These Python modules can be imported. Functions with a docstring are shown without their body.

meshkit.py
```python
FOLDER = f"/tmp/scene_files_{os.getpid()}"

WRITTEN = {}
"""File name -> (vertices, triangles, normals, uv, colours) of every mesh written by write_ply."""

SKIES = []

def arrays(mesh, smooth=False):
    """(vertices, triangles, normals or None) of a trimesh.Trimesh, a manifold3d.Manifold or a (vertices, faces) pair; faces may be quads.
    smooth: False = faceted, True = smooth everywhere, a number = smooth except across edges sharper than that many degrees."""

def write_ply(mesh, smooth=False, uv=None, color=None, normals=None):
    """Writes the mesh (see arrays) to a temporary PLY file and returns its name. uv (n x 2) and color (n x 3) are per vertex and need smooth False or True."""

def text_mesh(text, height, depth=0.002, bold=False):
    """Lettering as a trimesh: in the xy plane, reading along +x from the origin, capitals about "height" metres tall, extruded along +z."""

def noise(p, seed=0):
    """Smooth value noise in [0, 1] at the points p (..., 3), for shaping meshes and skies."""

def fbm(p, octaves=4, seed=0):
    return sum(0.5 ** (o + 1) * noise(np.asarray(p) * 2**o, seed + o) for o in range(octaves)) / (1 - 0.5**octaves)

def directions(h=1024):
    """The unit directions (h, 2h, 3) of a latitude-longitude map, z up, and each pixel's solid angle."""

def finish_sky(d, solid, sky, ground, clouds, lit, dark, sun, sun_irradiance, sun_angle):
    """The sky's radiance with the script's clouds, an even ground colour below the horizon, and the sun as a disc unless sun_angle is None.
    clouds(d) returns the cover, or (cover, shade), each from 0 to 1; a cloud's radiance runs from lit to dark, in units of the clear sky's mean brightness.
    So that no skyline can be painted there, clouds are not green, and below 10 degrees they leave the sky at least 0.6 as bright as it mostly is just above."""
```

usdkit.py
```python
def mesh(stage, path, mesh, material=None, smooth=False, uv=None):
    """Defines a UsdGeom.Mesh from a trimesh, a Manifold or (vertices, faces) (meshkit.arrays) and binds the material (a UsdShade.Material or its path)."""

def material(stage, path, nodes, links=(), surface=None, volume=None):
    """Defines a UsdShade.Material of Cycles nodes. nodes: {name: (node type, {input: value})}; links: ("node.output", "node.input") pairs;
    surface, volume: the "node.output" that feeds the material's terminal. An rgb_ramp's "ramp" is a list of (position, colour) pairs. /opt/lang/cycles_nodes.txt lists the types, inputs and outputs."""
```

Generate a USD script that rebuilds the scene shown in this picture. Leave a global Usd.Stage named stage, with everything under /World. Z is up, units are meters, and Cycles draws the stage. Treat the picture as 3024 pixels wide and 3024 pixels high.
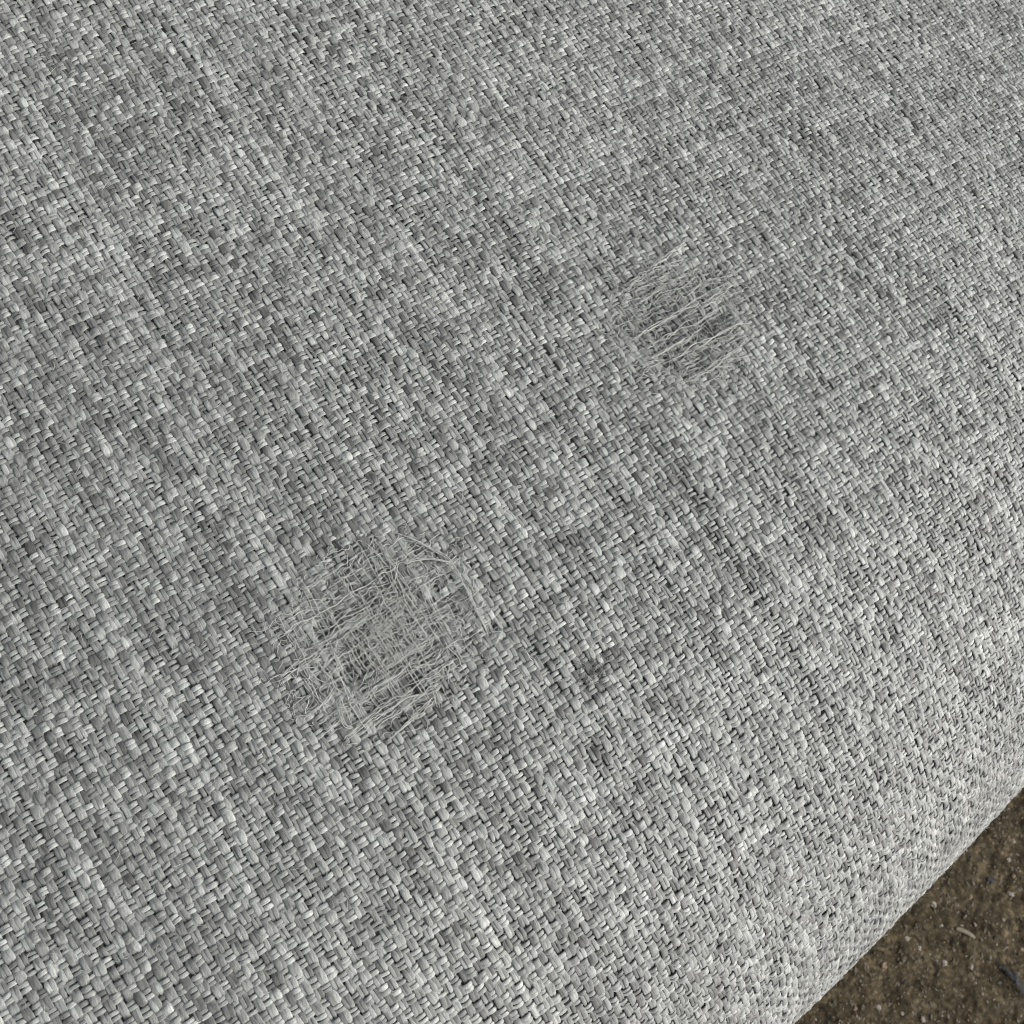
import math
import numpy as np
import usdkit, meshkit
from pxr import Usd, UsdGeom, UsdLux, UsdShade, Gf, Sdf, Vt

U = 0.0012                      # metres per weave pitch (distance between neighbouring warp threads)
H = 98.0 * U                    # height of the cushion's top above the ground

# ---------------------------------------------------------------- camera, sky, sun, exposure
EXPOSURE = 0.86
SKY = 0.07
SUN, SUN_ANGLE = 0.4, 52.0
stage = Usd.Stage.CreateInMemory()
UsdGeom.SetStageUpAxis(stage, UsdGeom.Tokens.z)
UsdGeom.SetStageMetersPerUnit(stage, 1.0)
UsdGeom.Xform.Define(stage, "/World")
CAM = np.array([-48.1936, -29.9078, 133.4249])
ROT = np.array([[0.781673, 0.541175, -0.310028], [-0.604149, 0.780461, -0.160891], [0.154894, 0.313067, 0.937015]])
FPX = 3416.383
cam = UsdGeom.Camera.Define(stage, "/World/camera")
m4 = np.eye(4)
m4[:3, :3] = ROT.T
m4[3, :3] = CAM * U + [0, 0, H]
cam.AddTransformOp().Set(Gf.Matrix4d(m4.tolist()))
cam.CreateHorizontalApertureAttr(36.0)
cam.CreateVerticalApertureAttr(36.0)
cam.CreateFocalLengthAttr(36.0 * FPX / 3024)
cam.CreateFStopAttr(64.0)
cam.CreateFocusDistanceAttr(143 * U)
cam.CreateClippingRangeAttr(Gf.Vec2f(0.01, 1000))
cam.CreateExposureAttr(EXPOSURE)
SUN_UP = math.radians(23)
to_sun = 0.95 * ROT[:, 0] - 0.2 * ROT[:, 1]
to_sun[2] = 0
to_sun = to_sun / np.linalg.norm(to_sun) * math.cos(SUN_UP)
to_sun[2] = math.sin(SUN_UP)
dome = UsdLux.DomeLight.Define(stage, "/World/sky")
dome.CreateIntensityAttr(1.0)
sky_m = usdkit.material(stage, "/World/Looks/sky", {
    "s": ("sky_texture", {"sky_type": "single_scattering", "sun_disc": False, "sun_elevation": math.asin(to_sun[2]), "sun_rotation": math.atan2(to_sun[0], to_sun[1]), "aerosol_density": 2.0}),
    "h": ("hsv", {"saturation": 0.2}),
    "b": ("background_shader", {"strength": SKY})}, [("s.color", "h.color"), ("h.color", "b.color")], surface="b.background")
UsdShade.MaterialBindingAPI.Apply(dome.GetPrim()).Bind(sky_m)
dome.GetPrim().SetCustomDataByKey("kind", "structure")
sun = UsdLux.DistantLight.Define(stage, "/World/sun")
sun.CreateIntensityAttr(SUN)
sun.CreateAngleAttr(SUN_ANGLE)
sun.CreateColorAttr(Gf.Vec3f(1.0, 0.965, 0.91))
sun.CreateNormalizeAttr(True)
zx = np.cross([0, 0, 1.0], to_sun)
zx /= np.linalg.norm(zx)
sm = np.eye(4)
sm[0, :3], sm[1, :3], sm[2, :3] = zx, np.cross(to_sun, zx), to_sun
sun.AddTransformOp().Set(Gf.Matrix4d(sm.tolist()))

rng = np.random.default_rng(7)


# ---------------------------------------------------------------- helpers
def put(path, v, f, mat, normals=None, uv=None, tone=None):
    p = UsdGeom.Mesh.Define(stage, path)
    f = np.asarray(f, np.int32)
    p.CreatePointsAttr(Vt.Vec3fArray.FromNumpy(np.ascontiguousarray(v, np.float32)))
    p.CreateFaceVertexCountsAttr(Vt.IntArray.FromNumpy(np.full(len(f), f.shape[1], np.int32)))
    p.CreateFaceVertexIndicesAttr(Vt.IntArray.FromNumpy(np.ascontiguousarray(f.ravel())))
    p.CreateSubdivisionSchemeAttr("none")
    if normals is not None:
        p.CreateNormalsAttr(Vt.Vec3fArray.FromNumpy(np.ascontiguousarray(normals, np.float32)))
        p.SetNormalsInterpolation("vertex")
    api = UsdGeom.PrimvarsAPI(p)
    if uv is not None:
        api.CreatePrimvar("st", Sdf.ValueTypeNames.TexCoord2fArray, "vertex").Set(Vt.Vec2fArray.FromNumpy(np.ascontiguousarray(uv, np.float32)))
    if tone is not None:
        api.CreatePrimvar("tone", Sdf.ValueTypeNames.Color3fArray, "vertex").Set(Vt.Vec3fArray.FromNumpy(np.ascontiguousarray(np.repeat(np.asarray(tone)[:, None], 3, 1), np.float32)))
    UsdShade.MaterialBindingAPI.Apply(p.GetPrim()).Bind(mat)
    return p.GetPrim()


def tag(prim, label=None, category=None, group=None, kind=None):
    for k, t in (("label", label), ("category", category), ("group", group), ("kind", kind)):
        if t:
            prim.SetCustomDataByKey(k, t)
    return prim


used = {}


def name(parent, base):
    n = used.get((parent, base), 0)
    used[(parent, base)] = n + 1
    return f"{parent}/{base}" + (f"_{n:03d}" if n else "")


def noise1(t, step, r):
    """Smooth 1-D noise in [-1, 1] at the positions t (any range), one knot every step."""
    a = math.floor(t.min() / step) - 1
    k = r.uniform(-1, 1, int((t.max() / step) - a) + 4)
    x = t / step - a
    i = x.astype(int)
    w = x - i
    w = w * w * (3 - 2 * w)
    return k[i] * (1 - w) + k[i + 1] * w


# ---------------------------------------------------------------- the cushion's surface: flat top, edge rolling down to the ground
PHI, SKEW, PW = 0.0740907, -0.0033334, 1.2862184
S0, K1, L = -6.15, 0.0228931, 103.3977
_s = np.linspace(-300, 200, 50001)
_th = np.clip(np.where(_s < S0, 0, np.where(_s < S0 + L, K1 * (_s - S0) ** 2 / (2 * L), K1 * (_s - S0 - L / 2))), 0, math.pi)
_ds = _s[1] - _s[0]
_y = np.cumsum(np.cos(_th)) * _ds
_y -= _y[np.argmin(abs(_s))]
_z = -np.cumsum(np.sin(_th)) * _ds


def surface(a, s, n):
    """Point n above the cloth at the distance a along the roll and s across it (pitches); world metres."""
    th = np.interp(s, _s, _th)
    return np.stack([a, -(np.interp(s, _s, _y) + n * np.sin(th)), np.interp(s, _s, _z) + n * np.cos(th)], -1) * U + [0, 0, H]


DOME = 720.0      # the top is slightly domed along the roll too


def sag(a, th):
    return np.minimum(a * a, 150.0 ** 2) / (2 * DOME) * np.clip(2 - th / (math.pi / 2), 0, 1)


def cloth(i, j, n):
    a = i * math.cos(PHI) - j * PW * math.sin(PHI + SKEW)
    s = i * math.sin(PHI) + j * PW * math.cos(PHI + SKEW)
    n = n + 0.5 * (meshkit.noise(np.stack([a / 22, s / 22, np.zeros_like(a)], -1), 3) - 0.5)
    return surface(a, s, n - sag(a, np.interp(s, _s, _th))), s


def in_view(i, j, margin):
    p, s = cloth(i, j, np.zeros_like(i))
    q = ((p - [0, 0, H]) / U - CAM) @ ROT
    lim = (0.5 + margin) * 3024 / FPX
    return (abs(q[:, 0]) < -q[:, 2] * lim) & (abs(q[:, 1]) < -q[:, 2] * lim) & (s < 150), s


# worn patches: (centre i, j, radius i, j)
WORN = [(-25.0, 9.0, 11.8, 7.6), (31.4, -2.8, 9.0, 6.8)]


def worn(k, i, j):
    ci, cj, ri, rj = WORN[k]
    r = np.hypot((i - ci) / ri, (j - cj) / rj)
    r = r + 0.75 * (meshkit.noise(np.stack([i * 0.28, j * 0.33, np.full_like(i, 5.0 + k)], -1), 11) - 0.5)
    spots = meshkit.noise(np.stack([i * 0.33, j * 0.4, np.full_like(i, 8.0 + k)], -1), 13)
    return np.clip((1.2 - r) / 0.85, 0, 1) * np.clip(0.42 + 0.9 * spots, 0, 1)


HOLES = [(-30.5, 10.5, 1.5), (-25.3, 14.3, 1.4), (-13.2, 14.1, 1.0), (-24.4, 6.2, 1.0), (-30.8, 6.2, 0.9), (30.4, -7.3, 0.9), (28.3, -5.4, 1.0), (34.0, -1.0, 1.3), (26.0, 0.2, 0.9), (37.0, -1.2, 1.1)]


def hole(i, j):
    """Small spots where the cloth is worn right through."""
    return np.max([np.exp(-(((i - a) / c) ** 2 + ((j - b) * PW / c) ** 2)) for a, b, c in HOLES], 0)


# ---------------------------------------------------------------- materials
def yarn_material(path, ramp, bump=0.25):
    return usdkit.material(stage, path, {
        "a": ("attribute", {"attribute": "tone"}),
        "r": ("rgb_ramp", {"ramp": ramp}),
        "uv": ("texture_coordinate", {}),
        "m": ("mapping", {"mapping_type": "point", "scale": (0.9, 7.0, 1.0)}),
        "n": ("noise_texture", {"dimensions": "2D", "scale": 1.0, "detail": 3.0, "roughness": 0.6}),
        "mr": ("map_range", {"from_min": 0.25, "from_max": 0.75, "to_min": 0.78, "to_max": 1.2}),
        "x": ("mix", {"mix_type": "multiply", "fac": 1.0}),
        "b": ("bump", {"strength": bump, "distance": 0.00012}),
        "p": ("principled_bsdf", {"roughness": 0.5, "specular_ior_level": 0.4, "sheen_weight": 0.12, "sheen_roughness": 0.5}),
    }, [("a.color", "r.fac"), ("uv.UV", "m.vector"), ("m.vector", "n.vector"), ("n.fac", "mr.value"), ("r.color", "x.color1"), ("mr.result", "x.color2"),
        ("x.color", "p.base_color"), ("n.fac", "b.height"), ("b.normal", "p.normal")], surface="p.BSDF")


RAMP = [(0.0, (0.115, 0.115, 0.111)), (0.3, (0.215, 0.217, 0.210)), (0.65, (0.408, 0.418, 0.402)), (1.0, (0.63, 0.642, 0.617))]
yarn = yarn_material("/World/Looks/yarn", RAMP)
fibre_m = usdkit.material(stage, "/World/Looks/fibre", {
    "o": ("geometry", {}),
    "r": ("rgb_ramp", {"ramp": [(0, (0.78, 0.785, 0.76)), (1, (0.93, 0.94, 0.91))]}),
    "d": ("principled_bsdf", {"roughness": 0.5, "specular_ior_level": 0.35}),
    "t": ("translucent_bsdf", {}),
    "x": ("mix_closure", {"fac": 0.15}),
}, [("o.random_per_island", "r.fac"), ("r.color", "d.base_color"), ("r.color", "t.color"), ("d.BSDF", "x.closure1"), ("t.BSDF", "x.closure2")], surface="x.closure")
felt_m = usdkit.material(stage, "/World/Looks/felt", {
    "tc": ("texture_coordinate", {}),
    "n": ("noise_texture", {"scale": 900.0, "detail": 5.0, "roughness": 0.65}),
    "r": ("rgb_ramp", {"ramp": [(0.3, (0.14, 0.138, 0.132)), (0.7, (0.42, 0.425, 0.41))]}),
    "b": ("bump", {"strength": 0.8, "distance": 0.0004}),
    "p": ("principled_bsdf", {"roughness": 0.9, "specular_ior_level": 0.15})},
    [("tc.object", "n.vector"), ("n.fac", "r.fac"), ("r.color", "p.base_color"), ("n.fac", "b.height"), ("b.normal", "p.normal")], surface="p.BSDF")
body_m = usdkit.material(stage, "/World/Looks/cloth_body", {
    "tc": ("texture_coordinate", {}),
    "n": ("noise_texture", {"scale": 700.0, "detail": 4.0}),
    "r": ("rgb_ramp", {"ramp": [(0.3, (0.26, 0.262, 0.25)), (0.7, (0.42, 0.423, 0.405))]}),
    "b": ("bump", {"strength": 0.6, "distance": 0.0005}),
    "p": ("principled_bsdf", {"roughness": 0.9, "specular_ior_level": 0.15})},
    [("tc.object", "n.vector"), ("n.fac", "r.fac"), ("r.color", "p.base_color"), ("n.fac", "b.height"), ("b.normal", "p.normal")], surface="p.BSDF")
ground_m = usdkit.material(stage, "/World/Looks/concrete", {
    "tc": ("geometry", {}),
    "n1": ("noise_texture", {"scale": 130.0, "detail": 6.0, "roughness": 0.75}),
    "n2": ("noise_texture", {"scale": 420.0, "detail": 5.0, "roughness": 0.7}),
    "n3": ("noise_texture", {"scale": 950.0, "detail": 3.0, "roughness": 0.6}),
    "r1": ("rgb_ramp", {"ramp": [(0.32, (0.026, 0.019, 0.010)), (0.5, (0.068, 0.053, 0.029)), (0.7, (0.125, 0.102, 0.062))]}),
    "r2": ("rgb_ramp", {"ramp": [(0.34, (0.3, 0.27, 0.23)), (0.46, (0.9, 0.9, 0.9)), (0.6, (1.2, 1.18, 1.15)), (0.7, (2.0, 1.95, 1.85))]}),
    "r3": ("rgb_ramp", {"ramp": [(0.3, (0.55, 0.5, 0.45)), (0.55, (1, 1, 1)), (0.75, (1.5, 1.5, 1.5))]}),
    "v": ("voronoi_texture", {"scale": 1100.0}),
    "vw": ("rgb_to_bw", {}),
    "rv": ("rgb_ramp", {"ramp": [(0.1, (0.5, 0.47, 0.42)), (0.35, (0.85, 0.83, 0.8)), (0.6, (1.05, 1.05, 1.05)), (0.85, (1.9, 1.85, 1.8))]}),
    "x": ("mix", {"mix_type": "multiply", "fac": 1.0}),
    "y": ("mix", {"mix_type": "multiply", "fac": 1.0}),
    "w": ("mix", {"mix_type": "multiply", "fac": 0.8}),
    "b": ("bump", {"strength": 0.5, "distance": 0.0004}),
    "p": ("principled_bsdf", {"roughness": 0.85, "specular_ior_level": 0.25})},
    [("tc.position", "n1.vector"), ("tc.position", "n2.vector"), ("tc.position", "n3.vector"), ("n1.fac", "r1.fac"), ("n2.fac", "r2.fac"), ("n3.fac", "r3.fac"),
     ("r1.color", "x.color1"), ("r2.color", "x.color2"), ("x.color", "y.color1"), ("r3.color", "y.color2"), ("y.color", "w.color1"), ("tc.position", "v.vector"), ("v.color", "vw.color"), ("vw.val", "rv.fac"), ("rv.color", "w.color2"), ("w.color", "p.base_color"), ("n2.fac", "b.height"), ("b.normal", "p.normal")], surface="p.BSDF")


def stone_material(path, a, b):
    return usdkit.material(stage, path, {
        "tc": ("geometry", {}),
        "n": ("noise_texture", {"scale": 1500.0, "detail": 3.0}),
        "r": ("rgb_ramp", {"ramp": [(0.3, a), (0.7, b)]}),
        "p": ("principled_bsdf", {"roughness": 0.7})},
        [("tc.position", "n.vector"), ("n.fac", "r.fac"), ("r.color", "p.base_color")], surface="p.BSDF")


pale_m = stone_material("/World/Looks/pale_stone", (0.18, 0.15, 0.12), (0.40, 0.36, 0.30))
tan_m = stone_material("/World/Looks/tan_stone", (0.17, 0.12, 0.075), (0.32, 0.23, 0.15))
dark_m = stone_material("/World/Looks/dark_stone", (0.012, 0.011, 0.01), (0.035, 0.032, 0.028))
slate_m = stone_material("/World/Looks/slate", (0.010, 0.0115, 0.013), (0.022, 0.025, 0.027))
straw_m = stone_material("/World/Looks/straw", (0.17, 0.14, 0.1), (0.26, 0.22, 0.165))

# ---------------------------------------------------------------- the ground: rough brown concrete with stones in it
VX, VY = (0.0, 0.105), (-0.175, -0.105)      # the corner of the ground that the picture shows


def ground_height(x, y):
    p = np.stack([x, y, np.zeros_like(x)], -1)
    near = np.clip(1.5 - np.maximum(abs(x - 0.05) / 0.12, abs(y + 0.14) / 0.1), 0, 1)
    return (0.0009 * (meshkit.fbm(p * 120, 3, 5) - 0.5) + 0.0009 * (meshkit.fbm(p * 700, 3, 9) - 0.5)) * near - 0.0006


def axis(lo, hi, step, far):
    a = np.arange(lo, hi, step)
    out = np.geomspace(step * 2, far, 24)
    return np.concatenate([lo - out[::-1], a, hi + out])


gx, gy = axis(-0.03, 0.14, 0.0006, 4.0), axis(-0.21, -0.07, 0.0006, 4.0)
GX, GY = np.meshgrid(gx, gy, indexing="ij")
gv = np.stack([GX.ravel(), GY.ravel(), ground_height(GX.ravel(), GY.ravel())], -1)
q = np.arange(len(gx) * len(gy)).reshape(len(gx), len(gy))
gf = np.stack([q[:-1, :-1], q[1:, :-1], q[1:, 1:], q[:-1, 1:]], -1).reshape(-1, 4)
_, _, gn = meshkit.arrays((gv, gf), True)
ground = put("/World/ground", gv, gf, ground_m, normals=gn)
tag(ground, kind="structure")

ICO_V, ICO_F = (lambda s: (np.array(s.vertices), np.array(s.faces)))(__import__("trimesh").creation.icosphere(subdivisions=1))


def pebble(x, y, r, seed, flat=0.6, sink=0.25, stretch=1.0, turn=0.0):
    g = np.random.default_rng(seed)
    v = ICO_V * g.uniform(0.55, 1.15, (len(ICO_V), 1))
    v = v * [r * stretch, r / stretch, r * flat]
    t = turn + g.uniform(-0.2, 0.2)
    c, s = math.cos(t), math.sin(t)
    v = v @ np.array([[c, s, 0], [-s, c, 0], [0, 0, 1]])
    return v + [x, y, float(ground_height(np.array([x]), np.array([y]))[0]) + r * flat * sink], ICO_F


# the stones that can be told apart, where they lie (weave pitches), radius in pitches, kind
STONES = [(48.6, -106.3, .85, "pale"), (52.9, -114.4, .35, "pale"), (60.9, -110.3, .4, "dark"), (42.5, -115.6, .8, "pale"), (54.6, -119.0, .5, "dark"), (25.9, -112.7, .75, "pale"),
          (32.1, -107.8, .8, "tan"), (39.6, -107.3, .7, "pale"), (37.1, -118.0, .45, "dark"), (61.8, -110.5, .9, "dark"), (68, -110.2, .6, "pale"), (55.9, -110.0, .55, "tan"),
          (40.3, -110.2, .5, "pale"), (63.4, -115.1, .6, "pale"), (56.5, -112.5, .4, "dark"), (29.0, -116.5, .55, "pale"), (34.5, -113.0, .4, "dark"), (46.5, -119.5, .45, "pale"),
          (66.5, -113.0, .45, "tan"), (71.5, -108.0, .5, "pale"), (58.5, -117.5, .45, "pale"), (47.0, -110.0, .35, "pale"), (44.8, -124.5, .5, "tan"), (50.5, -121.0, .35, "dark"),
          (73.0, -112.0, .5, "dark"), (36.0, -110.5, .35, "dark"), (22.0, -110.0, .6, "tan"), (31.5, -120.0, .6, "pale"), (57.5, -124.0, .5, "tan"), (64.0, -120.5, .4, "dark")]
for k, (x, y, r, kind) in enumerate(STONES):
    v, f = pebble(x * U, y * U, r * U, 100 + k, flat=0.35, sink=-0.1, stretch=1 + 0.25 * rng.random(), turn=rng.uniform(0, 6))
    put(name("/World/ground", kind + "_stone"), v, f, {"pale": pale_m, "tan": tan_m, "dark": dark_m}[kind])
ICO_V, ICO_F = (lambda s: (np.array(s.vertices), np.array(s.faces)))(__import__("trimesh").creation.icosahedron())
brown_m = stone_material("/World/Looks/brown_grit", (0.05, 0.038, 0.02), (0.135, 0.107, 0.065))
grey_m = stone_material("/World/Looks/grey_grit", (0.09, 0.075, 0.052), (0.2, 0.17, 0.125))
for mat, nm, cnt, r0, r1 in ((pale_m, "pale_grit", 900, 0.08, 0.32), (dark_m, "dark_grit", 900, 0.12, 0.42), (tan_m, "tan_grit", 700, 0.1, 0.32), (brown_m, "brown_grit", 3800, 0.2, 0.6), (grey_m, "grey_grit", 1500, 0.15, 0.5)):
    vs, fs, at = [], [], 0
    for k in range(cnt):
        v, f = pebble(rng.uniform(-0.015, 0.12), rng.uniform(-0.19, -0.085), U * rng.uniform(r0, r1), 1000 + k, flat=0.3, sink=-0.35 if nm in ("brown_grit", "grey_grit") else -0.2, stretch=rng.uniform(1, 1.7), turn=0.75 + rng.normal(0, 0.7))
        vs.append(v)
        fs.append(f + at)
        at += len(v)
    tag(put("/World/ground/" + nm, np.concatenate(vs), np.concatenate(fs), mat), kind="stuff")

# ---------------------------------------------------------------- the cushion: padded body
CUSH = "/World/upholstered_cushion"
x = UsdGeom.Xform.Define(stage, CUSH)
tag(x.GetPrim(), "light grey woven fabric cushion with rolled edge and two frayed worn patches", "cushion")
WIDTH, A0, AR = 430.0, 215.0, 49.0
ss = np.concatenate([np.linspace(-WIDTH / 2, S0, 12)[:-1], np.linspace(S0, 182.9, 90)])
th = np.interp(ss, _s, _th)
yy, zz = np.interp(ss, _s, _y), np.interp(ss, _s, _z)
off = 1.1
ymid, zc = -WIDTH / 2, -48.5


def outline(a):
    """The closed outline of the padding in (y, z) at the distance a along the roll, a little inside the cloth."""
    o = off + sag(np.float64(a), th)
    half = np.stack([yy - o * np.sin(th), zz - o * np.cos(th)], -1)
    mirror = half[::-1].copy()
    mirror[:, 0] = 2 * ymid - mirror[:, 0]
    return np.concatenate([half, mirror[:-1]])


# across
av = np.concatenate([-A0 - AR * np.sin(np.linspace(math.pi / 2, 0.0, 12)), np.linspace(-A0, A0, 30)[1:-1], A0 + AR * np.sin(np.linspace(0.0, math.pi / 2, 12))])
sc = np.sqrt(np.clip(1 - (np.clip(abs(av) - A0, 0, None) / AR) ** 2, 0.0004, 1))
bv = []
for a, k in zip(av, sc):
    inset = (1 - k) * AR
    ring = outline(a)
    w = 2 * abs(ring[:, 0] - ymid).max()
    bv.append(np.stack([np.full(len(ring), a), -(ymid + (ring[:, 0] - ymid) * (1 - 2 * inset / w)), zc + (ring[:, 1] - zc) * k], -1))
bv = np.array(bv)
nA, nR = bv.shape[:2]
q = np.arange(nA * nR).reshape(nA, nR)
bf = np.stack([q[:-1], q[1:], np.roll(q, -1, 1)[1:], np.roll(q, -1, 1)[:-1]], -1).reshape(-1, 4)
bv = bv.reshape(-1, 3) * U + [0, 0, H]
caps = [np.stack([np.full(nR - 2, q[e, 0]), q[e, 1:-1], q[e, 2:]], -1) for e in (0, -1)]
tri = np.concatenate([bf[:, [0, 1, 2]], bf[:, [0, 2, 3]], caps[0], caps[1][:, ::-1]])
_, _, bn = meshkit.arrays((bv, tri), True)
put(CUSH + "/body", bv, tri, body_m, normals=bn)

# ---------------------------------------------------------------- the weave: every warp and every weft thread
NV = 6
ANG = np.radians(np.linspace(-38, 218, NV))
CA, SA = np.cos(ANG), np.sin(ANG)
CA, SA = np.sign(CA) * abs(CA) ** 0.85, np.sign(SA) * abs(SA) ** 0.8   # a flattened, slightly boxy yarn


def strip_normals(P):
    du = np.gradient(P, axis=0)
    dv = np.gradient(P, axis=1)
    n = np.cross(du, dv)
    return n / np.maximum(np.linalg.norm(n, axis=-1, keepdims=True), 1e-12)


clump = lambda i, j, f, seed: meshkit.noise(np.stack([i * f, j * f * 1.2, np.zeros_like(i)], -1), seed) * 2 - 1


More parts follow.
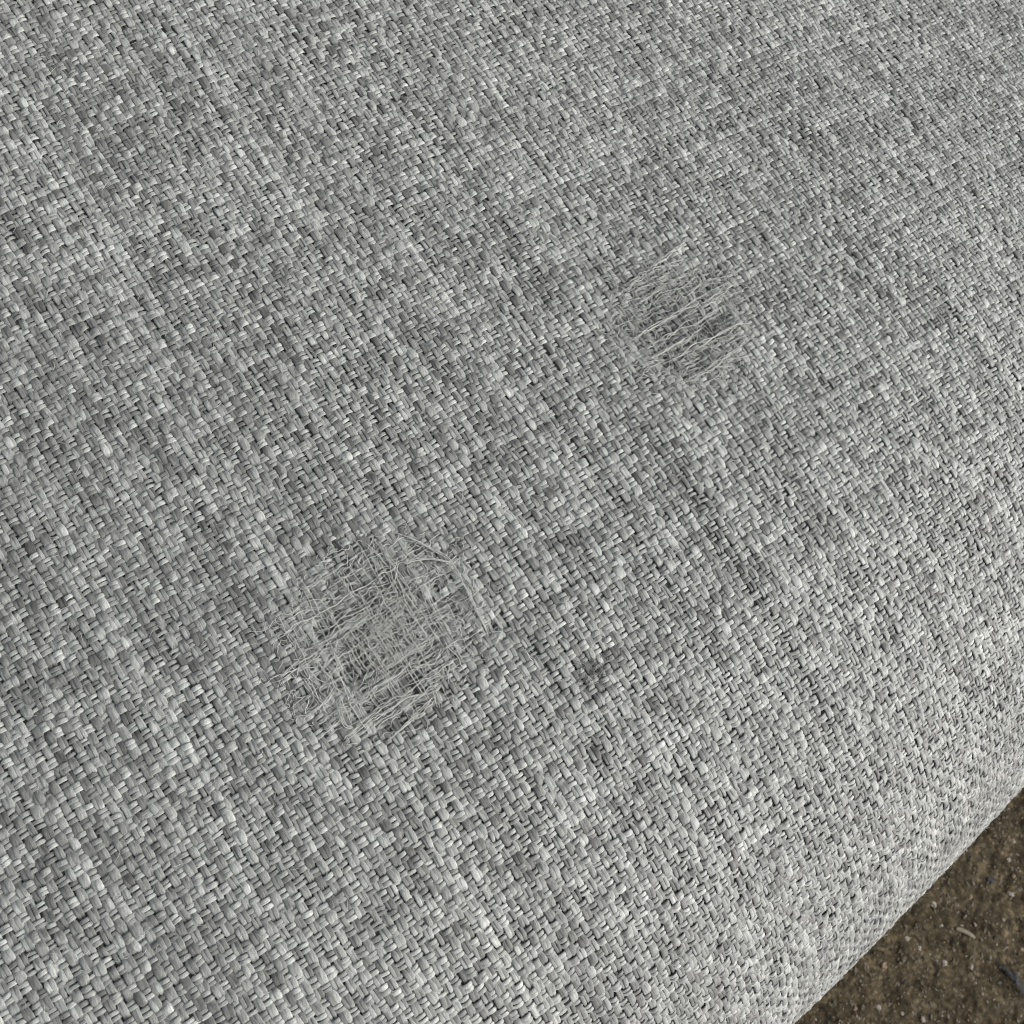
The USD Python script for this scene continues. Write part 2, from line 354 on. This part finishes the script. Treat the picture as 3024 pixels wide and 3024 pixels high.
def thread(kind, idx, lo, hi, path):
    """One thread of two plies. kind 'warp' runs along j at i = idx, 'weft' runs along i at j = idx."""
    r = np.random.default_rng([1 if kind == "warp" else 2, idx + 500])
    per = 4 if kind == "warp" else 3
    t = np.arange(lo * per, hi * per + 1) / per
    fixed = np.full_like(t, float(idx))
    near, s = in_view(fixed, t, 0.015) if kind == "warp" else in_view(t, fixed, 0.015)
    inside, _ = in_view(fixed, t, 0.07) if kind == "warp" else in_view(t, fixed, 0.07)
    near &= s < 126
    keep = inside & (near | (np.arange(len(t)) % per == 0))
    if keep.sum() < 4:
        return
    k = np.nonzero(keep)[0]
    t = t[k[0]:k[-1] + 1][keep[k[0]:k[-1] + 1]]
    fixed = np.full_like(t, float(idx))
    I, J = (fixed, t) if kind == "warp" else (t, fixed)
    w1, w2 = worn(0, I, J), worn(1, I, J)
    gone = hole(I, J)
    fray = r.normal(0, 0.28) + 0.5 * noise1(t, 2.5, r)      # every thread starts to wear at its own place
    w1, w2 = [np.clip(x * (1 + fray) + np.minimum(fray, 0) * (x > 0) * 0.4, 0, 1) for x in (w1, w2)]
    w = np.maximum(w1, w2)
    snag = np.clip(1.3 - np.hypot((I + 5.8) / 2.4, (J - 22.4) / 2.0), 0, 1)
    ph = np.cos(np.pi * (t + idx))                      # +1 where a warp thread lies on top
    ph = ph if kind == "warp" else -ph
    flat = ph / np.sqrt(ph * ph + 0.5) * math.sqrt(1.5)
    wob = 0.13 * noise1(t, 2.2, r) + 0.16 * noise1(t, 11, r) + r.normal(0, 0.05)
    slub = 1 + 0.2 * noise1(t, 3.5, r) + r.normal(0, 0.07)
    rnd = r.uniform(-1, 1, (2, int(t.max() - t.min()) + 3))
    fl = np.clip(np.round(t - t.min()).astype(int), 0, rnd.shape[1] - 1)
    long = (0.8 * noise1(t, 45, r) + r.normal(0, 0.42)) if kind == 'warp' else (0.6 * noise1(t, 18, r) + r.normal(0, 0.2))
    V, F, N, T, ST, at = [], [], [], [], [], 0
    gap = noise1(t, 1.6, r)
    rel = noise1(t, 2.6, r)
    for ply in (-1, 1):
        r2 = np.random.default_rng([9, idx + 500, ply + 3, 1 if kind == "warp" else 2])
        if kind == "warp":
            hw = 0.295 * slub * (1 + 0.14 * flat + 0.14 * rnd[0, fl])
            hh = 0.16 * slub
            offp = ply * (0.21 + 0.085 * gap)
            z = 0.145 * flat + 0.07 * rel * ply + 0.05 * noise1(t, 1.2, r2)
        else:
            hw = 0.262 * slub * (1 + 0.06 * flat + 0.12 * rnd[0, fl])
            hh = 0.15 * slub
            offp = ply * (0.285 + 0.08 * gap)
            z = 0.185 * flat + 0.05 * rel * ply + 0.05 * noise1(t, 1.1, r2)
        z = z + 0.09 * rnd[0, fl]
        own = r2.uniform(-1, 1, rnd.shape[1])[fl]
        # wear: the yarn is thinned out and sunk, in the second patch the warp is gone
        if kind == "warp":
            odd = 0.25 if r.random() < 0.5 else 0.0            # some warp threads are worn through, some still bridge the hole
            keepw = np.where(w2 > w1, 0.45 + odd, 0.42 + odd + 0.1 * ply)
            sink = np.where(w2 > w1, 0.30 + 0.8 * odd, 0.12 + 1.2 * odd) * w
        else:
            keepw = np.where(w2 > w1, 0.62, 0.62 - 0.1 * ply)
            sink = np.where(w2 > w1, 0.2, 0.16) * w
        thin = 1 - keepw * w * (0.8 + 0.3 * noise1(t, 1.5, r2))
        thin = np.clip(thin * (1 - 0.55 * gone), 0.18, 1)
        hw, hh = hw * thin, hh * thin
        z = z * (1 - 0.35 * w) - sink - 0.18 * snag - 0.6 * gone
        offp = offp * (1 + 0.5 * w * noise1(t, 2.0, r2)) + 0.35 * w * noise1(t, 2.4, r2)
        lat = (wob + offp)[:, None] + hw[:, None] * CA
        n = z[:, None] + hh[:, None] * SA
        tt = np.repeat(t[:, None], NV, 1)
        if kind == "warp":
            P, _ = cloth(idx + lat, tt, n)
        else:
            P, _ = cloth(tt, idx + lat / PW, n)
        nn = strip_normals(P)
        if kind == "warp":
            nn = -nn
        # colour of the yarn: long light and dark stretches, shorter flecks
        tone = (0.48 if kind == 'warp' else 0.56) + 0.16 * long + 0.18 * noise1(t, 3.2, r2) + 0.14 * rnd[1, fl] + 0.17 * own + r2.normal(0, 0.05)
        tone = tone + 0.05 * clump(I, J * 0.35, 0.13, 21) + 0.08 * clump(I, J * 0.6, 0.5, 22) - 0.16 * snag + np.where(w2 > w1, -0.10 if kind == 'warp' else 0.05, 0.05) * w
        nt = len(t)
        qd = at + np.arange(nt * NV).reshape(nt, NV)
        fq = np.stack([qd[:-1, :-1], qd[1:, :-1], qd[1:, 1:], qd[:-1, 1:]], -1).reshape(-1, 4)
        if kind == "warp":
            fq = fq[:, ::-1] * 1
        V.append(P.reshape(-1, 3)); F.append(fq); N.append(nn.reshape(-1, 3)); T.append(np.repeat(np.clip(tone, 0, 1), NV))
        st = np.stack([np.repeat(t + idx * 37.1 + ply * 5.3 + (0 if kind == "warp" else 300), NV), np.tile(np.linspace(0, 1, NV), nt) + idx * 0.37 + ply], -1)
        ST.append(st)
        at += nt * NV
    V, N = np.concatenate(V), np.concatenate(N)
    put(path, V, np.concatenate(F), yarn, normals=N, uv=np.concatenate(ST), tone=np.concatenate(T))


for i in range(-88, 137):
    thread("warp", i, -80, 119, name(CUSH, "warp_thread"))
for j in range(-80, 120):
    thread("weft", j, -88, 137, name(CUSH, "weft_thread"))

bi, bj = np.arange(-92, 141, 1.0), np.arange(-84, 122, 1.0)
BI, BJ = np.meshgrid(bi, bj, indexing="ij")
wear = np.maximum(worn(0, BI.ravel(), BJ.ravel()), worn(1, BI.ravel(), BJ.ravel()))
P, sv_ = cloth(BI.ravel(), BJ.ravel(), -0.37 - 0.5 * wear - 1.2 * hole(BI.ravel(), BJ.ravel()))
keep, _ = in_view(BI.ravel(), BJ.ravel(), 0.09)
q = np.arange(BI.size).reshape(BI.shape)
f = np.stack([q[:-1, :-1], q[1:, :-1], q[1:, 1:], q[:-1, 1:]], -1).reshape(-1, 4)
f = f[keep[f].all(1)]
idx_ = np.unique(f)
back = np.zeros(BI.size, int)
back[idx_] = np.arange(len(idx_))
_, _, n = meshkit.arrays((P[idx_], back[f]), True)
put(CUSH + "/backing_cloth", P[idx_], back[f], body_m, normals=n)

# ---------------------------------------------------------------- the two frayed patches
TUBE = np.radians([90, 210, 330])


def fibre(ij, n, rad, seed, steps=5, wave=0.12):
    """A thin tube along points of the cloth (i, j) at heights n."""
    g = np.random.default_rng(seed)
    ij, n = np.asarray(ij, float), np.asarray(n, float)
    u = np.linspace(0, 1, len(ij))
    uu = np.linspace(0, 1, max(int((len(ij) - 1) * steps) + 1, 4))
    i, j, h = np.interp(uu, u, ij[:, 0]), np.interp(uu, u, ij[:, 1]), np.interp(uu, u, n)
    for arr in (i, j, h):                                # round the corners of the polyline
        for _ in range(2):
            arr[1:-1] = 0.25 * arr[:-2] + 0.5 * arr[1:-1] + 0.25 * arr[2:]
    span = np.hypot(np.ptp(i), np.ptp(j)) + 1e-3
    i = i + wave * noise1(uu * span, 1.3, g) + 0.35 * wave * noise1(uu * span, 0.5, g)
    j = j + wave * noise1(uu * span, 1.3, g) + 0.35 * wave * noise1(uu * span, 0.5, g)
    h = h + 0.8 * wave * noise1(uu * span, 1.1, g)
    P, _ = cloth(i, j, h)
    d = np.gradient(P, axis=0)
    d /= np.linalg.norm(d, axis=1, keepdims=True)
    up = np.cross(d, np.cross([0, 0, 1.0], d))
    up /= np.maximum(np.linalg.norm(up, axis=1, keepdims=True), 1e-9)
    sd = np.cross(d, up)
    rr = rad * U * np.clip(np.minimum(uu, 1 - uu) * 8, 0.35, 1)
    ringv = P[:, None] + rr[:, None, None] * (np.cos(TUBE)[None, :, None] * sd[:, None] + np.sin(TUBE)[None, :, None] * up[:, None])
    nt = len(uu)
    q = np.arange(nt * 3).reshape(nt, 3)
    f = np.stack([q[:-1], np.roll(q, -1, 1)[:-1], np.roll(q, -1, 1)[1:], q[1:]], -1).reshape(-1, 4)[:, ::-1]
    nn = (ringv - P[:, None])
    nn /= np.linalg.norm(nn, axis=-1, keepdims=True)
    return ringv.reshape(-1, 3), f, nn.reshape(-1, 3)


def join(items):
    V, F, N, at = [], [], [], 0
    for v, f, n in items:
        V.append(v); F.append(f + at); N.append(n)
        at += len(v)
    return np.concatenate(V), np.concatenate(F), np.concatenate(N)


LOOSE = [[
    [(-18.05, 1.25), (-15.65, 3.51), (-13.49, 6.2), (-13.69, 8.81), (-14.02, 11.44), (-14.2, 13.25), (-14.54, 14.83)],
    [(-12.23, 13.8), (-12.9, 14.67), (-14.34, 15.58)], [(-11.58, 17.14), (-11.52, 17.84), (-11.14, 18.56)],
    [(-33.2, 16.04), (-31.27, 15.58), (-29.46, 15.57), (-26.56, 15.38), (-23.23, 16.44)], [(-31.47, 17.86), (-29.14, 17.49), (-26.58, 17.14), (-24.9, 16.89), (-23.27, 16.6)],
    [(-35.36, 15.68), (-33.91, 15.52), (-31.4, 15.16), (-29.39, 14.9), (-26.89, 15.22)], [(-33.14, 12.21), (-33.83, 13.28), (-34.23, 14.49), (-33.49, 15.09)],
    [(-32.46, 13.06), (-32.93, 14.07), (-33.65, 14.95)], [(-33.96, 12.69), (-33.51, 13.26), (-32.63, 13.51)], [(-38.27, 12.0), (-36.09, 12.01), (-34.11, 11.74), (-32.34, 11.17)],
    [(-37.41, 14.33), (-35.71, 14.12), (-34.0, 13.9)], [(-21.1, 0.8), (-20.49, 2.42), (-20.21, 4.45)], [(-18.78, 4.73), (-15.73, 5.39), (-13.61, 6.94), (-11.81, 6.82)],
    [(-15.96, 5.97), (-15.53, 6.62), (-15.45, 7.42)]],
    [[(30.99, -9.26), (34.11, -9.79), (37.69, -10.15), (40.3, -10.71)], [(32.5, -9.32), (35.43, -9.01), (37.81, -8.71)], [(23.22, -3.61), (25.57, -3.7), (29.05, -3.76), (32.02, -3.84)],
     [(23.45, -1.11), (25.85, -0.94), (28.62, -0.85), (31.3, -1.24)], [(24.99, 3.02), (28.29, 3.16), (32.49, 3.01), (37.06, 2.55), (38.88, 2.21)], [(30.64, 0.68), (34.32, 0.49), (37.9, 0.46), (40.18, 1.2)],
     [(26.65, -8.6), (29.2, -8.88), (31.56, -9.25)], [(26.49, -6.87), (29.65, -6.88), (33.0, -7.05)], [(35.76, -3.16), (38.01, -3.34), (40.6, -3.85)], [(22.68, -0.57), (23.97, -0.45), (26.48, 0.21)],
     [(27.77, -0.55), (31.42, -0.75), (34.8, -1.54)]]]
PATCH_LABEL = ["larger frayed patch with a grid of thin worn fibres, lower left", "smaller frayed patch with parallel loose fibres, upper right"]
for k in range(2):
    ci, cj, ri, rj = WORN[k]
    patch = name(CUSH, "frayed_patch")
    # worn matted yarn under the loose fibres
    g1 = np.linspace(-1.2, 1.2, 90)
    A, B = np.meshgrid(g1 * ri + ci, g1 * rj + cj, indexing="ij")
    m = worn(k, A.ravel(), B.ravel()).reshape(A.shape)
    p3 = np.stack([A, B * PW, np.zeros_like(A)], -1)
    lump = meshkit.noise(p3 * 0.75 + 40 * k, 31) * 0.6 + meshkit.noise(p3 * 1.7, 32) * 0.3 + meshkit.noise(p3 * 4.0, 33) * 0.2
    P, _ = cloth(A, B, -0.85 + np.sqrt(m) * (0.0 + 0.95 * lump) - 0.9 * hole(A, B))
    q = np.arange(A.size).reshape(A.shape)
    f = np.stack([q[:-1, :-1], q[1:, :-1], q[1:, 1:], q[:-1, 1:]], -1).reshape(-1, 4)[:, ::-1]
    _, _, n = meshkit.arrays((P.reshape(-1, 3), f), True)
    tag(put(patch, P.reshape(-1, 3), f, felt_m, normals=n), PATCH_LABEL[k])
    # fuzz of thin fibres left of the worn yarn
    g = np.random.default_rng(60 + k)
    items = []
    for along in ("weft", "warp"):
        c, rad, c2, rad2 = (cj, rj, ci, ri) if along == "weft" else (ci, ri, cj, rj)
        for b in range(int(c - rad * 1.05), int(c + rad * 1.05) + 1):
            cnt = {0: {"weft": 9, "warp": 9}, 1: {"weft": 6, "warp": 2}}[k][along]
            h = rad2 * math.sqrt(max(1.05 - ((b - c) / rad) ** 2, 0.03))
            bundle = g.normal(0, 0.12)
            for c_ in range(cnt):
                ln = h * (g.uniform(0.4, 0.95) if c_ == 0 else g.uniform(0.1, 0.42))
                mid = c2 + g.uniform(-1, 1) * (h * 1.25 - ln)
                t = np.linspace(mid - ln, mid + ln, max(int(ln * 1.3), 2) + 2)
                lat = b + bundle + g.normal(0, 0.28) * (0.3 + 0.7 * abs(np.sin(0.5 * np.pi * t + b))) + np.cumsum(g.normal(0, 0.08, len(t)))
                if g.random() < 0.35:                              # a broken end that curls away
                    lat[-2:] += g.normal(0, 0.5, 2).cumsum()
                ij = np.stack([t, lat] if along == "weft" else [lat, t], -1)
                if hole(*ij.mean(0)) > 0.35 and g.random() < 0.75:
                    continue
                hts = g.uniform(0.15, 0.55) + g.normal(0, 0.08, len(t))
                hts[0] -= 0.2
                hts[-1] -= 0.2
                items.append(fibre(ij, hts, g.uniform(0.028, 0.06), g.integers(1 << 30), steps=6, wave=0.2))
    for _ in range(1100 if k == 0 else 750):                     # short curly ends in every direction, most of them round the rim
        a = g.uniform(0, 2 * math.pi)
        rr = (g.uniform(0.0, 1.25) if k == 0 else g.normal(0.9, 0.25))
        i0, j0 = ci + ri * rr * math.cos(a), cj + rj * rr * math.sin(a)
        if hole(i0, j0) > 0.3 and g.random() < 0.85:
            continue
        d = g.uniform(0, 2 * math.pi) if g.random() < 0.45 else g.normal(0, 0.35) + math.pi * g.integers(0, 2)
        ln = g.uniform(0.5, 2.1)
        b1, b2 = g.normal(0, 0.6, 2)
        pts = [np.array([i0, j0])]
        for q_ in range(4):
            pts.append(pts[-1] + ln / 4 * np.array([math.cos(d), math.sin(d) / PW]))
            d += b1 + 0.5 * b2 * q_
        top = g.uniform(0.25, 0.65)
        items.append(fibre(pts, [-0.1, top * 0.7, top, top, top * g.uniform(0.2, 1.2)], g.uniform(0.02, 0.042), g.integers(1 << 30), steps=3, wave=0.1))
    v, f, n = join(items)
    tag(put(patch + "/fibre_fuzz", v, f, fibre_m, normals=n), kind="stuff")
    for c, line in enumerate(LOOSE[k]):
        bits = []
        for b in range(3 if len(line) > 3 else 2):
            dlt = g.normal(0, 0.1, 2)
            hts = np.full(len(line), 0.65) + g.normal(0, 0.05, len(line))
            hts[0] = hts[-1] = 0.2
            bits.append(fibre(np.array(line) + dlt, hts, g.uniform(0.03, 0.06), g.integers(1 << 30), steps=7, wave=0.17))
        v, f, n = join(bits)
        put(name(patch, "loose_fibre"), v, f, fibre_m, normals=n)

dark_fibre = yarn_material("/World/Looks/dark_fibre", [(0, (0.12, 0.12, 0.115)), (1, (0.3, 0.3, 0.29))])
g = np.random.default_rng(91)
items = []
for q_ in range(34):
    d = g.uniform(0, 2 * math.pi)
    p = np.array([-5.8 + g.normal(0, 1.0), 22.3 + g.normal(0, 0.8)])
    pts = [p]
    turn = g.normal(0, 0.8)
    for _ in range(5):
        pts.append(pts[-1] + 0.42 * np.array([math.cos(d), math.sin(d) / PW]))
        d += turn
    items.append(fibre(pts, [-0.1, 0.15, 0.3, 0.35, 0.25, 0.0], g.uniform(0.03, 0.06), g.integers(1 << 30), steps=3, wave=0.08))
v, f, n = join(items)
tag(put(CUSH + "/snagged_tuft", v, f, dark_fibre, normals=n, tone=np.repeat(g.uniform(0, 1, len(items)), [len(x[0]) for x in items])), "small dark tuft of snagged fibres")
items = []
while len(items) < 2600:
    i0, j0 = g.uniform(-85, 130), g.uniform(-75, 112)
    if not in_view(np.array([i0]), np.array([j0]), 0.03)[0][0]:
        continue
    d, turn = g.uniform(0, 2 * math.pi), g.normal(0, 0.35)
    pts = [np.array([i0, j0])]
    for _ in range(4):
        pts.append(pts[-1] + g.uniform(0.2, 0.5) * np.array([math.cos(d), math.sin(d) / PW]))
        d += turn
    top = g.uniform(0.3, 0.75)
    items.append(fibre(pts, [0.1, 0.25, top * 0.8, top, top * g.uniform(0.7, 1.3)], g.uniform(0.012, 0.024), g.integers(1 << 30), steps=1, wave=0.04))
v, f, n = join(items)
tag(put(CUSH + "/surface_fuzz", v, f, fibre_m, normals=n), kind="stuff")

# ---------------------------------------------------------------- bits lying on the ground
import shapely
import trimesh
g = np.random.default_rng(5)
blobs = []
for k in range(26):
    u = k / 25
    wd = 0.22 + 0.5 * math.sin(math.pi * min(u * 1.15, 1)) * g.uniform(0.6, 1.1)
    c = np.array([51.4 + 0.7 * math.sin(4 * u) + g.normal(0, 0.25), -122.6 - 9.5 * u])
    an = np.sort(g.uniform(0, 2 * math.pi, 7))
    blobs.append(shapely.Polygon([(c[0] + wd * g.uniform(0.7, 1.2) * math.cos(x), c[1] + wd * g.uniform(0.7, 1.2) * math.sin(x)) for x in an]).buffer(0.05))
shape = shapely.union_all(blobs)
shape = max(getattr(shape, "geoms", [shape]), key=lambda p: p.area)
shape = shapely.Polygon(shape.exterior).simplify(0.04)
fl_mesh = trimesh.creation.extrude_polygon(shape, 0.15, engine="earcut").subdivide_to_size(0.6)
fv, ff = np.array(fl_mesh.vertices), np.array(fl_mesh.faces)
fv[:, 2] += 0.35 * meshkit.noise(fv * [0.9, 0.9, 0], 77)
fv = fv * U
fv[:, 2] += ground_height(fv[:, 0], fv[:, 1]) * 0.6 + 0.0002
tag(put("/World/slate_flake", fv, ff, slate_m), "dark blue grey flake lying on the brown concrete in the corner", "flake")
w0, w1 = np.array([49.0, -112.3]), np.array([50.9, -116.1])
tt = np.linspace(0, 1, 9)
axis_p = w0 + (w1 - w0) * tt[:, None]
side = np.array([-(w1 - w0)[1], (w1 - w0)[0]]) / np.linalg.norm(w1 - w0)
sv = []
for k, t in enumerate(tt):
    wd = 0.42 * (0.6 + 0.4 * math.sin(math.pi * (0.2 + 0.7 * t)))
    c = axis_p[k] + side * 0.25 * math.sin(3 * t)
    z0 = float(ground_height(np.array([c[0] * U]), np.array([c[1] * U]))[0]) / U + 0.35
    for a in np.linspace(0, 2 * math.pi, 6, endpoint=False):
        o = c + side * wd * math.cos(a)
        sv.append((o[0], o[1], z0 + 0.16 * math.sin(a)))
sv = np.array(sv) * U
q = np.arange(54).reshape(9, 6)
sf = np.stack([q[:-1], np.roll(q, -1, 1)[:-1], np.roll(q, -1, 1)[1:], q[1:]], -1).reshape(-1, 4)
sf3 = np.concatenate([sf[:, [0, 1, 2]], sf[:, [0, 2, 3]], [[0, k, k + 1] for k in range(1, 5)], [[48, 48 + k + 1, 48 + k] for k in range(1, 5)]])
tag(put("/World/straw_fragment", sv, sf3, straw_m), "short tan straw fragment lying on the brown concrete beside the cushion", "straw")
